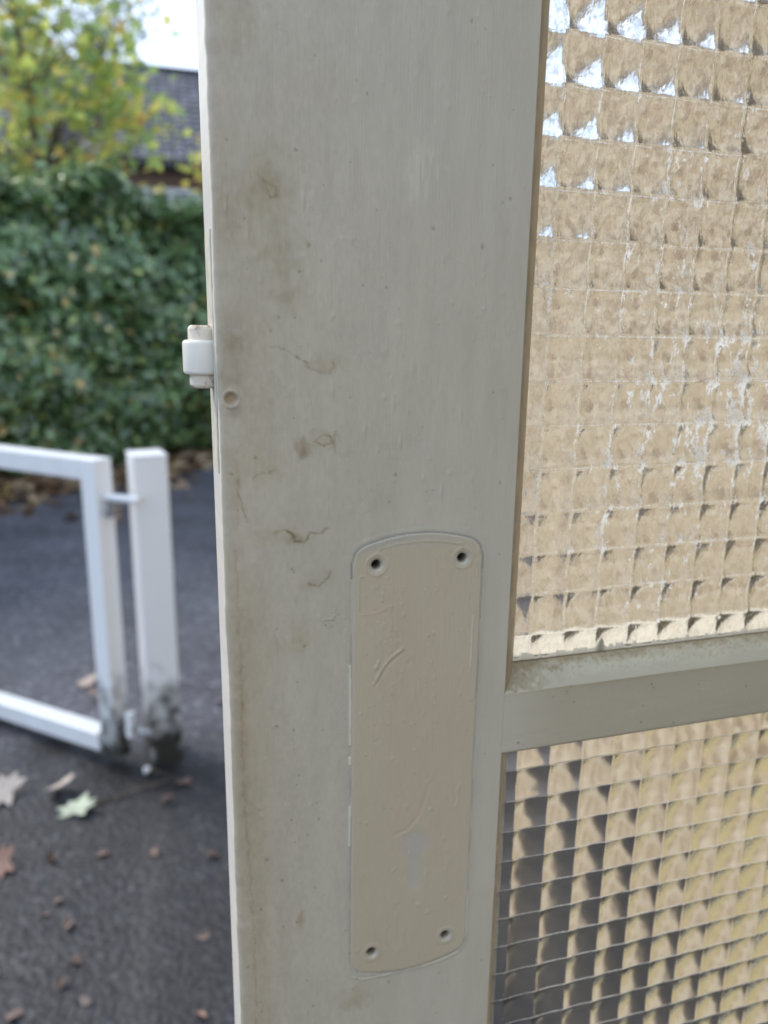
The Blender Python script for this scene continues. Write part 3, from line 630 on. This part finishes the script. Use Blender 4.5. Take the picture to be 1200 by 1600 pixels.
# ---- lock plate painted over
def plate():
    half = np.concatenate([np.arange(0, 24.5, .38), np.linspace(24.6, PHW, 14)]); xs = np.unique(np.concatenate([-half, half]))
    t = np.concatenate([np.linspace(0, .02, 9), np.linspace(.021, .979, 520), np.linspace(.98, 1, 9)])
    X, T = np.meshgrid(xs, t); U = PCX+X; Z = pbot(X)*(1-T) + ptop(X)*T
    q = segdist(U, Z, PLATE_LOOP)
    d = .70*sstep(0, .6, q)-.1
    rel = (fbm(U/16, Z/30, 501)-.5)*.18 + (fbm(U/2.2, Z/9, 503)-.5)*.09 + (fbm(U/.9, Z/1.6, 504, 2)-.5)*.05
    rel += paint_bumps(U, Z, 240, (PCX-26, PCX+26, -277, -77), 41, .19) + paint_bumps(U, Z, 90, (PCX-22, PCX-6, -150, -90), 43, .14)
    col = np.ones(U.shape+(3,)); col *= 1+(fbm(U/18, Z/40, 505)-.5)[..., None]*np.array((.07, .08, .12))
    def stain(m, c, k):
        nonlocal col; m = np.clip(m*k, 0, 1)[..., None]; col = col*(1-m)+col*np.array(c)*m
    rel += .10*(fbm(U/1.2, Z/22, 507, 3)-.5)*sstep(.8, .2, np.abs(U-82)/14)*sstep(-190, -150, Z)*2
    # inner paint lines near the top, looping round the screws
    def ridge(pts, wd, amp, c=None, k=.6):
        nonlocal rel
        m = np.exp(-(segdist(U, Z, pts)/wd)**2); rel += amp*m
        if c is not None: stain(m, c, k)
    arc = [(x, float(ptop(x-PCX))-3.4) for x in np.linspace(80.5, 112.5, 12)]
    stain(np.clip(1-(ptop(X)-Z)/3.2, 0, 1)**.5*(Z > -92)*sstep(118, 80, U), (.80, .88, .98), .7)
    ridge([(79.8, -82.5), (80, -80.8)]+arc+[(114.5, -80.5), (114.6, -82.4)], .28, .22, (.85, .85, .85), .4)
    ridge([(72.2, -105), (72.1, -93), (72.6, -91.2), (74.2, -91.4)], .28, .22, (.85, .85, .85), .4)
    ridge([(121.6, -95), (121.6, -90), (121, -89)], .28, .2)
    ridge([(120.6, -112), (120.3, -134)], .32, .3, (1.3, 1.3, 1.28), .8)
    ridge([(78.5, -137), (80.5, -133), (83, -129), (86.5, -125.5), (90.5, -123)], .5, .30); ridge([(79.8, -137.5), (82, -133.5), (85, -129), (90.5, -124.8)], .45, -.18)
    ridge([(79.5, -130), (80.3, -127.5)], .6, .3, (1.05, .98, 1), .4)
    ridge([(81.5, -99), (81.6, -102)], .5, .35, (1.1, 1.02, 1.05), .4)
    ridge([(104, -186), (99, -201), (94, -206.5), (89, -208)], .9, -.16); ridge([(117.6, -189), (116.5, -192), (117.3, -196), (116, -199.5)], .4, .28, (1.15, 1.13, 1.1), .5)
    ridge([(86, -104.5), (78, -107), (73, -107)], .6, .08, (1.04, .93, .93), .5)
    stain(blot(U, Z, 80, -107, 5, 3.5, 61, .5, .3), (1.06, .96, .98), .5)
    # cooler topcoat dragged over the head and edges of the plate
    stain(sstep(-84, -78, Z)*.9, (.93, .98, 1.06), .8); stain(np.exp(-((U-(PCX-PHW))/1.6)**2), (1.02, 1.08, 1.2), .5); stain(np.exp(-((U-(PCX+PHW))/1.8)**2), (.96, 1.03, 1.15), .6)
    # ghost of the covered keyhole
    key = np.maximum(1-sstep(3.4, 8.6, np.hypot(U-97.8, (Z+214.5)*.9)), (1-sstep(.6, 5.6, np.abs(U-97.6)))*sstep(-239.5, -233, Z)*(Z < -213))
    stain(key, (.94, 1.0, 1.17), .95); rel -= .20*key
    for x, z in HOLES:
        q2 = np.hypot(U-x, Z-z); rel += .20*np.exp(-((q2-4.2)/.45)**2) - .7*(1-sstep(1.9, 3.1, q2)) ; stain(np.exp(-((q2-2.7)/.9)**2), (.92, 1.0, 1.12), .7)
        rel += -6.0*(1-sstep(1.15, 1.9, q2)); stain(1-sstep(1.3, 2.2, q2), (.10, .10, .11), 1)
        if z < -200: rel += .18*np.exp(-((q2-3.3)/.35)**2)
    rel *= sstep(0, .9, q)
    return mesh_np('lock_plate', L(U.ravel(), -(d+rel).ravel(), Z.ravel()), grid_faces(len(t), len(xs)), M_plate, door, col=col.reshape(-1, 3))
tag(plate(), 'beige painted over lock plate with four empty screw holes and a filled keyhole')

# ---- roller catch in the door's edge
rc = MB(); rc.box((UL-.5-U0)/1000, (UL+.3-U0)/1000, .006, .029, 1.3-.050, 1.3+.034)
rcf = rc.build('roller_catch', M_cream, door, bevel=.0004); rcf['label'] = 'cream faceplate and white nylon roller catch'
def rod(name, u, d, r, z0, z1, m, rnd):
    k = MB(); H = []
    for t in np.linspace(0, math.pi/2, 6): H.append((r-rnd*(1-math.sin(t)), z0/1000+1.3+rnd/1*(1-math.cos(t))))
    for t in np.linspace(math.pi/2, 0, 6): H.append((r-rnd*(1-math.sin(t)), z1/1000+1.3-rnd*(1-math.cos(t))))
    H = [(max(a, .0002), z) for a, z in H]
    k.lathe(H, (u-U0)/1000, d/1000, 28); return k.build(name, m, rcf, smooth=True)
M_house = mat('scuffed_cream', (.70, .63, .52), .5, .4, bump=.0003, bscale=300, col2=(.30, .20, .12), vscale=170, ramp=(.55, .66))
rod('roller_housing', 17.9, 14, .0052, -19.8, 2.2, M_house, .0016)
rod('roller', 17.6, 14, .0070, -15.0, -2.9, M_white_plastic, .0014)

# ------------------------------------------------------------------ white gate and post
gr_ = 27; post = empty('gate_post', (-.70, 2.08, 0), R(gr_))
tag(post, 'white square steel gate post with blackened foot, nearest the door', 'post')
k = MB(); k.box(0, .095, 0, .12, -.05, .955); k.build('post_shaft', M_gate, post, bevel=.004)
k = MB(); k.box(-.002, .097, -.002, .122, .9555, .960); k.build('post_cap', M_white_metal, post, bevel=.002)
gd = Vector((-.885, .466, 0)); gb_ = Vector((.466, .885, 0))
gate = empty('gate', (-.796, 2.051, 0), math.atan2(gd.y, gd.x))
tag(gate, 'white box section steel gate hung beside the post', 'gate')
# local x runs along the leaf away from the post; local y = -(into the leaf)
GLn = 3.0
for nm, bx in (('stile', (0, .06, -.06, 0, .035, .953)), ('stile', (GLn-.06, GLn, -.06, 0, .035, .953)),
               ('top_rail', (.0615, GLn-.0615, -.059, -.001, .892, .9525)), ('bottom_rail', (.074, GLn-.0615, -.059, -.001, .048, .108))):
    k = MB(); Mx = Matrix.Translation((0, 0, .078)) @ Matrix.Rotation(R(1.6), 4, 'Y') @ Matrix.Translation((0, 0, -.078)) if nm == 'bottom_rail' else None
    k.box(*bx, M=Mx); k.build(nm, M_gate if nm == 'stile' else M_white_metal, gate, bevel=.004)
k = MB(); k.tube([(-.001, -.030, .845), (-.115, -.045, .845)], .011, 12); h = k.build('hinge', M_white_metal, gate, smooth=False)
k = MB(); k.tube([(-.018, -.030, .80), (-.018, -.030, .835)], .010, 10); k.tube([(-.018, -.030, .79), (-.018, -.030, .80)], .016, 6); k.build('hinge_bolt', M_galv, h)
k = MB(); k.tube([(-.001, -.030, .14), (-.11, -.045, .14)], .012, 12); h = k.build('hinge', M_gate, gate, smooth=False)
k = MB(); k.tube([(-.035, -.030, .115), (-.035, -.030, .19)], .014, 12); k.build('hinge_pin', M_white_metal, h)
k = MB(); k.tube([(.0, 0, 0.006), (.012, .004, .010), (.03, .006, .006)], [.004, .011, .005], 8)
o = k.build('pebble', mat('chalk', (.75, .76, .78), .7, .3), smooth=True); o.location = (-.705, 2.03, .004); o.rotation_euler = (0, 0, R(70))
tag(o, 'small white chip of stone on the tarmac just in front of the post', 'stone')

# ------------------------------------------------------------------ leaves
MAPLE = [(0, 0), (.18, -.12), (.42, -.16), (.34, .06), (.56, .16), (.34, .30), (.40, .52), (.18, .46), (0, .86), (-.18, .46), (-.40, .52), (-.34, .30), (-.56, .16), (-.34, .06), (-.42, -.16), (-.18, -.12)]
OVAL = [(0, -.5), (.24, -.25), (.30, .05), (.18, .34), (0, .55), (-.18, .34), (-.30, .05), (-.24, -.25)]
def leaf_cloud(P, Nn, size, outline, curl, rng):
    """P centres, Nn facing directions -> vertices, fan faces around a centre vertex"""
    n = len(P); m = len(outline); out = np.array(outline)
    Nn = Nn/np.linalg.norm(Nn, axis=1, keepdims=True)
    a = rng.normal(size=(n, 3)); T = np.cross(Nn, a); T /= np.linalg.norm(T, axis=1, keepdims=True)+1e-9; B = np.cross(Nn, T)
    s = np.broadcast_to(np.asarray(size), (n,))[:, None, None]
    r2 = (out[:, 0]**2)[None, :, None]; cz = curl*r2*Nn[:, None, :]*rng.uniform(.3, 1.6, (n, 1, 1))
    ring = P[:, None, :] + s*(out[None, :, 0, None]*T[:, None, :] + out[None, :, 1, None]*B[:, None, :] + cz)
    cen = P[:, None, :] + s*.15*B[:, None, :]
    V = np.concatenate([ring, cen], 1).reshape(-1, 3)
    i = np.arange(m); f = np.stack([i, (i+1) % m, np.full(m, m)], -1)
    Fc = (f[None]+(np.arange(n)*(m+1))[:, None, None]).reshape(-1, 3)
    return V, Fc, m+1
M_hleaf = mat('hedge_leaf', (3.5, 3.2, 2.4), .28, 1.0, attr='tint', trans=.15)
M_tleaf = mat('autumn_leaf', (1, 1, 1), .5, .4, attr='tint', trans=.5)
M_bark = mat('bark', (.17, .14, .11), .9, .2, bump=.01, bscale=30, var=.4, vscale=12)
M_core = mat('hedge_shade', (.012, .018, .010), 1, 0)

# hedge: leafy shell over a dark core
def pal(rng, n, cols, wts):
    c = np.array(cols)[rng.choice(len(cols), n, p=np.array(wts)/sum(wts))]; return c*rng.uniform(.7, 1.25, (n, 1))
hedge = empty('hedge', tuple(H0+hd*HL/2), math.atan2(hd.y, hd.x))
tag(hedge, 'tall dark green ivy hedge along the far side of the tarmac', 'hedge')
HH = 2.56
rng = np.random.default_rng(3)
def htop(s): return HH + .55*(fbm(s/.7+5, s*0, 601, 3)-.5)*2*.5 + .015*(s-HL/2)
def hedge_foliage():
    n = 60000
    # dense only over the stretch in view, thinner elsewhere
    s = np.concatenate([rng.uniform(6.0, 12.5, int(n*.62)), rng.uniform(0, HL, int(n*.38))]); n = len(s)
    z = rng.uniform(.0, 1, n)**.95; top = htop(s); zz = .12+z*(top-.12)
    clump = fbm(s*2.2, zz*2.2, 611, 3)
    depth = (clump-.5)*.9 + rng.normal(0, .07, n) + .16*np.sin(zz*2.1)*.5
    P = np.stack([s-HL/2, -.12-depth+.0*s, zz], -1)
    N = np.stack([rng.normal(0, .55, n), -1+rng.normal(0, .35, n), .45+rng.normal(0, .5, n)], -1)
    # top skin
    m = 14000; s2 = rng.uniform(3, 14, m); y2 = rng.uniform(-.2, 1.3, m); P2 = np.stack([s2-HL/2, y2, htop(s2)+rng.normal(0, .07, m)+.05*(fbm(s2*3, y2*3, 613)-.5)], -1)
    N2 = np.stack([rng.normal(0, .5, m), rng.normal(-.2, .5, m), 1+0*s2], -1)
    P = np.concatenate([P, P2]); N = np.concatenate([N, N2]); N_ = len(P)
    size = rng.uniform(.055, .115, N_)
    V, Fc, mm = leaf_cloud(P, N, size, OVAL, .5, rng)
    c = pal(rng, N_, [(.036, .070, .034), (.055, .098, .048), (.024, .048, .026), (.10, .13, .05), (.18, .15, .08)], [5, 4, 4, 1.0, .35])
    return mesh_np('foliage', V, Fc, M_hleaf, hedge, smooth=False, col=np.repeat(c, mm, 0))
tag(hedge_foliage(), kind='stuff')
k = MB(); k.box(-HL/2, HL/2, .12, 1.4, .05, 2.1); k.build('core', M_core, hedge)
# stems at the foot
for i in range(22):
    s = -3.6+i*.28+random.uniform(-.08, .08); k = MB(); k.tube([(s, .02, 0), (s+random.uniform(-.1, .1), -.02, .5)], [.03, .02], 6); k.build('stem', M_bark, hedge, smooth=True)

# leaf litter along the foot of the hedge
def litter():
    n = 5200; s = rng.uniform(4, 13, n); y = -np.abs(rng.normal(0, .42, n))+.15
    y = np.where(rng.random(n) < .08, y-rng.exponential(.35, n), y)
    P = np.stack([s, y, .02+rng.uniform(0, .05, n)*(y > -.6)], -1)
    o = H0; X = np.array(hd); Yv = -np.array(hn); Pw = np.array(o)+P[:, :1]*X+P[:, 1:2]*Yv; Pw[:, 2] = P[:, 2]
    N = np.stack([rng.normal(0, .45, n), rng.normal(0, .45, n), 1+0*s], -1)
    V, Fc, mm = leaf_cloud(Pw, N, rng.uniform(.07, .15, n), MAPLE, .5, rng)
    c = pal(rng, n, [(.50, .36, .24), (.34, .20, .12), (.66, .54, .38), (.16, .10, .06), (.50, .36, .10)], [4, 3, 4, 3, 1])
    return mesh_np('leaf_litter', V, Fc, M_tleaf, smooth=False, col=np.repeat(c, mm, 0))
tag(litter(), 'band of brown fallen leaves along the foot of the hedge', 'leaf litter', kind='stuff')

# maple behind the hedge
def maple(base, hgt, name, label, seed, lean, clumps, crown_c, crown_r, nleaf, cols, wts, trunk_r=.05, lsize=(.08, .14), extra=()):
    rg = np.random.default_rng(seed); t = empty(name, base); tag(t, label, 'tree')
    k = MB(); pts = [Vector((lean[0]*u_**1.3, lean[1]*u_, hgt*u_)) + Vector((math.sin(u_*9)*.05, 0, 0)) for u_ in np.linspace(0, 1, 10)]
    k.tube(pts, list(np.linspace(trunk_r, .012, 10)), 8); k.build('trunk', M_bark, t, smooth=True)
    k = MB(); cl = []
    for i in range(clumps+len(extra)):
        while True:
            v = rg.uniform(-1, 1, 3)
            if .12 < np.linalg.norm(v) < 1: break
        p = np.array(crown_c)+v*np.array(crown_r) if i < clumps else np.array(extra[i-clumps]); cl.append(p)
        hz = max(.25, min(.98, (p[2]-.5)/hgt)); j = min(9, int(hz*9)); q0 = pts[j]; mid = q0.lerp(Vector(p), .5)+Vector((0, 0, .08))
        k.tube([q0, mid, Vector(p)], [.016, .010, .004], 5)
    k.build('branches', M_bark, t, smooth=True)
    cl = np.array(cl); P = cl[rg.integers(0, len(cl), nleaf)] + rg.normal(0, 1, (nleaf, 3))*np.array((.24, .24, .20))
    N = rg.normal(0, .6, (nleaf, 3)) + np.array((0, -.4, .8))
    V, Fc, mm = leaf_cloud(P, N, rg.uniform(*lsize, nleaf), MAPLE, .4, rg)
    c = pal(rg, nleaf, cols, wts)
    o = mesh_np('crown', V, Fc, M_tleaf, t, smooth=False, col=np.repeat(c, mm, 0)); return t
AUT = [(.60, .64, .16), (.36, .46, .15), (.74, .62, .16), (.74, .46, .14), (.22, .32, .14)]
maple((-3.50, 8.75, 0), 6.6, 'maple_tree', 'slender maple with yellow green autumn leaves rising behind the hedge', 5, (-.55, .0),
      60, (-.55, .25, 3.85), (1.25, .9, 1.5), 2050, AUT, [5, 5, 2.5, .4, 1.6], .07, (.09, .16), ((.75, .1, 3.5), (.62, .1, 3.6), (.7, .1, 3.8), (.55, 0, 4.1), (.6, 0, 4.5), (.9, .1, 3.35), (.72, .1, 3.55), (.6, .1, 3.7), (.45, 0, 3.2), (.5, 0, 3.0)))
maple((-2.05, 9.5, 0), 3.9, 'maple_sapling', 'small sparse sapling with yellow leaves between hedge and tiled house', 8, (.1, 0),
      6, (.2, 0, 3.0), (.3, .3, .40), 150, AUT, [4, 2, 3, 1, 1], .025)
# higher, thinner tree further off, only its cool green leafy tips against the sky
maple((-5.2, 14.5, 0), 8.6, 'ash_tree', 'taller grey green tree with fine leaves thinning out against white sky', 12, (.3, 0),
      46, (-.25, 0, 6.6), (1.25, 1.0, 1.5), 2100, [(.12, .17, .09), (.09, .13, .08), (.2, .22, .07)], [3, 3, 1], .06, (.06, .10))

# ------------------------------------------------------------------ house with the tiled roof
az = R(16); hc = Vector((-math.sin(az)*20, math.cos(az)*20, 0)); house = empty('house', hc, az)
tag(house, 'house with dark purple grey tiled roof and white windows beyond the hedge', 'house')
M_brick = mat('house_brick', (.16, .10, .075), .9, .2, bump=.01, bscale=12, col2=(.24, .16, .12), vscale=9)
M_tile = mat('roof_tile', (.145, .142, .148), .7, .4, attr='tint', bump=.004, bscale=15)
M_glassdark = mat('window_glass', (.03, .035, .04), .08, .8)
EZ, RZ, RD, HX0, HX1 = 5.40, 8.15, 3.6, -4.2, 6.5
k = MB(); k.box(HX0+.4, HX1-.4, 0, 2*RD, 0, EZ-.1)
k.add([(HX0+.4, 0, EZ-.1), (HX0+.4, 2*RD, EZ-.1), (HX0+.4, RD, RZ-.15), (HX1-.4, 0, EZ-.1), (HX1-.4, 2*RD, EZ-.1), (HX1-.4, RD, RZ-.15)], [(0, 1, 2), (3, 5, 4), (0, 2, 5, 3), (1, 4, 5, 2)])
k.build('wall', M_brick, house)
def tiles():
    sl = Vector((0, RD+.45, RZ-EZ+.28)); ln = sl.length; sl.normalize(); nrm = Vector((0, -sl.z, sl.y)); o0 = Vector((0, -.45, EZ-.28))
    rows = int(ln/.30); cols = int((HX1-HX0)/.26); V = []; Fq = []; C_ = []; rg = np.random.default_rng(4)
    for side in (0, 1):
        for r_ in range(rows+1):
            for c_ in range(cols):
                x0 = HX0+c_*.26+(.13 if r_ % 2 else 0)*0; a = o0+sl*(r_*.30); e = a+sl*min(.34, ln-r_*.30+.02); lift = .045+rg.uniform(0, .012)
                j = rg.uniform(.7, 1.25)
                pts = []
                for xx, hh in ((0, 0), (.07, .035), (.19, .035), (.252, 0)):
                    pts.append((Vector((x0+xx, 0, 0))+a+nrm*(lift+hh), Vector((x0+xx, 0, 0))+e+nrm*(.012+hh)))
                b0 = len(V)
                for lo, hi in pts: V += [lo, hi, lo-nrm*.03]
                for q in range(3): Fq += [(b0+q*3, b0+q*3+3, b0+q*3+4, b0+q*3+1), (b0+q*3+2, b0+q*3+5, b0+q*3+3, b0+q*3)]
                C_ += [(j, j*rg.uniform(.93, 1.05), j*rg.uniform(.95, 1.1))]*12
    Va = np.array([tuple(v) for v in V]); h_ = len(Va)//2
    Va[h_:, 1] = 2*RD-Va[h_:, 1]
    return mesh_np('roof_tile', Va, np.array(Fq), M_tile, house, smooth=False, col=np.array(C_))
tag(tiles(), kind='stuff')
k = MB(); k.box(HX0, HX1, -.58, -.46, EZ-.42, EZ-.28); k.build('gutter', mat('gutter', (.03, .03, .033), .4, .5), house, bevel=.02)
k = MB(); k.box(HX0, HX1, -.44, 0, EZ-.40, EZ-.36); k.build('soffit', mat('soffit', (.05, .048, .045), .7, .3), house)
k = MB(); k.tube([(HX0, RD, RZ+.03), (HX1, RD, RZ+.03)], .12, 10); k.build('ridge', M_tile, house, smooth=True)
for wx in (-2.3, -.3, 2.6, 4.6):
    for wz in (3.35, .9):
        k = MB(); w_, h_ = 1.3, 1.25
        for x0, x1, z0, z1 in ((0, w_, 0, .09), (0, w_, h_-.09, h_), (0, .09, .09, h_-.09), (w_-.09, w_, .09, h_-.09), (w_/2-.05, w_/2+.05, .09, h_-.09)):
            k.box(wx+x0, wx+x1, -.06, .02, wz+z0, wz+z1)
        wf = k.build('window', M_fascia, house)
        k = MB(); k.box(wx+.09, wx+w_-.09, -.03, -.005, wz+.09, wz+h_-.09); k.build('pane', M_glassdark, wf)
        k = MB(); k.box(wx-.06, wx+w_+.06, -.14, .01, wz-.07, wz-.003); k.build('sill', M_fascia, wf)

# ------------------------------------------------------------------ single fallen leaves on the tarmac
FALL = [  # x, y, size, outline, colour, label
 (-1.048, 1.918, .095, 'm', (.55, .45, .36), 'large pale tan maple leaf lying on tarmac left of the green one'),
 (-.906, 1.927, .075, 'm', (.58, .44, .33), 'pale pinkish maple leaf just above the pale green leaf on tarmac'),
 (-.838, 1.834, .088, 'm', (.45, .52, .33), 'pale green maple leaf, the largest on the tarmac below the gate'),
 (-.917, 1.627, .070, 'm', (.33, .15, .09), 'curled red brown leaf on tarmac under the two tan maple leaves'),
 (-.824, 1.652, .038, 'o', (.28, .15, .10), 'small dull brown leaf just right of the curled red one'),
 (-.706, 1.671, .045, 'o', (.32, .18, .12), 'crumpled brown leaf straight below the pale green maple leaf'),
 (-.576, 1.681, .040, 'o', (.42, .24, .16), 'small orange brown leaf on tarmac straight below the gate post'),
 (-.748, 1.51, .030, 'o', (.40, .24, .18), 'upper of two small pinkish leaf scraps in the lower left'),
 (-.694, 1.433, .042, 'o', (.48, .31, .24), 'pinkish folded leaf below the two small scraps'),
 (-.757, 1.468, .026, 'o', (.40, .22, .16), 'lower of two small pinkish leaf scraps in the lower left'),
 (-.385, 1.411, .036, 'o', (.38, .22, .15), 'brown leaf on tarmac close to the door edge'),
 (-.637, 1.337, .040, 'o', (.30, .17, .11), 'thin brown leaf above a paler one near the photo bottom'),
 (-.645, 1.28, .034, 'o', (.26, .14, .09), 'darkest small brown leaf near the photo bottom'),
 (-.577, 1.239, .034, 'o', (.55, .38, .28), 'light buff leaf scrap near the bottom, left of the orange one'),
 (-.346, 1.213, .034, 'o', (.60, .27, .14), 'bright orange brown leaf at the bottom beside the door edge'),
 (-.706, 1.205, .040, 'o', (.42, .24, .18), 'reddish leaf at the very bottom left of the tarmac'),
 (-.790, 1.302, .034, 'o', (.27, .16, .11), 'thin dull leaf at the left margin above the reddish one'),
 (-.425, 1.673, .035, 'o', (.34, .18, .12), 'small red brown leaf against the door edge, level with the curled red leaf'),
 (-.575, 1.99, .060, 'o', (.25, .13, .09), 'long dark brown leaf right of the white stone chip'),
 (-.600, 1.90, .045, 'o', (.27, .14, .10), 'dark brown leaf below the long one near the post'),
 (-1.087, 2.626, .075, 'm', (.50, .36, .27), 'tan leaf standing on tarmac behind the gate stile'),
 (-1.05, 2.50, .065, 'm', (.42, .27, .19), 'tan brown leaf in front of the one behind the gate stile'),
 (-.576, 2.489, .045, 'o', (.36, .20, .14), 'brown leaf on tarmac right of and behind the post')]
_ml = {}
for i, (x, y, s, kd, c, lab) in enumerate(FALL):
    rg = np.random.default_rng(900+i)
    ol = [(px_*rg.uniform(.9, 1.2), py_*rg.uniform(.9, 1.1)) for px_, py_ in MAPLE] if kd == 'm' else [(px_*rg.uniform(.6, 1.5), py_*rg.uniform(.7, 1.25)) for px_, py_ in OVAL]
    g_ = sum(c)/3; c = tuple((.62*v+.38*g_)*(.66 if kd == 'o' else 1) for v in c)
    V, Fc, mm = leaf_cloud(np.zeros((1, 3)), np.array([[rg.normal(0, .25), rg.normal(0, .25), 1.]]), [s*(1.15 if kd == 'm' else .85)], ol, .45 if kd == 'm' else 2.2, rg)
    mt_ = mat('fallen_leaf', c, .6, .3, bump=.0006, bscale=80, var=.25, vscale=25)
    V = V*np.array((1, 1, 1)); V[:, 2] -= V[:, 2].min()-.003
    o = mesh_np('fallen_leaf', V, Fc, mt_, None, smooth=False); o.location = (x, y, 0)
    sm = o.modifiers.new('thickness', 'SOLIDIFY'); sm.thickness = .0008
    tag(o, lab, 'leaf', 'fallen leaves on the tarmac')
k = MB(); k.tube([(0, 0, .004), (.09, .06, .012), (.17, .12, .005)], [.004, .003, .002], 6)
o = k.build('leaf_stalk', M_bark, smooth=True); o.location = (-.80, 1.88, 0); tag(o, 'thin brown stalk lying beside the pale green maple leaf', 'twig')
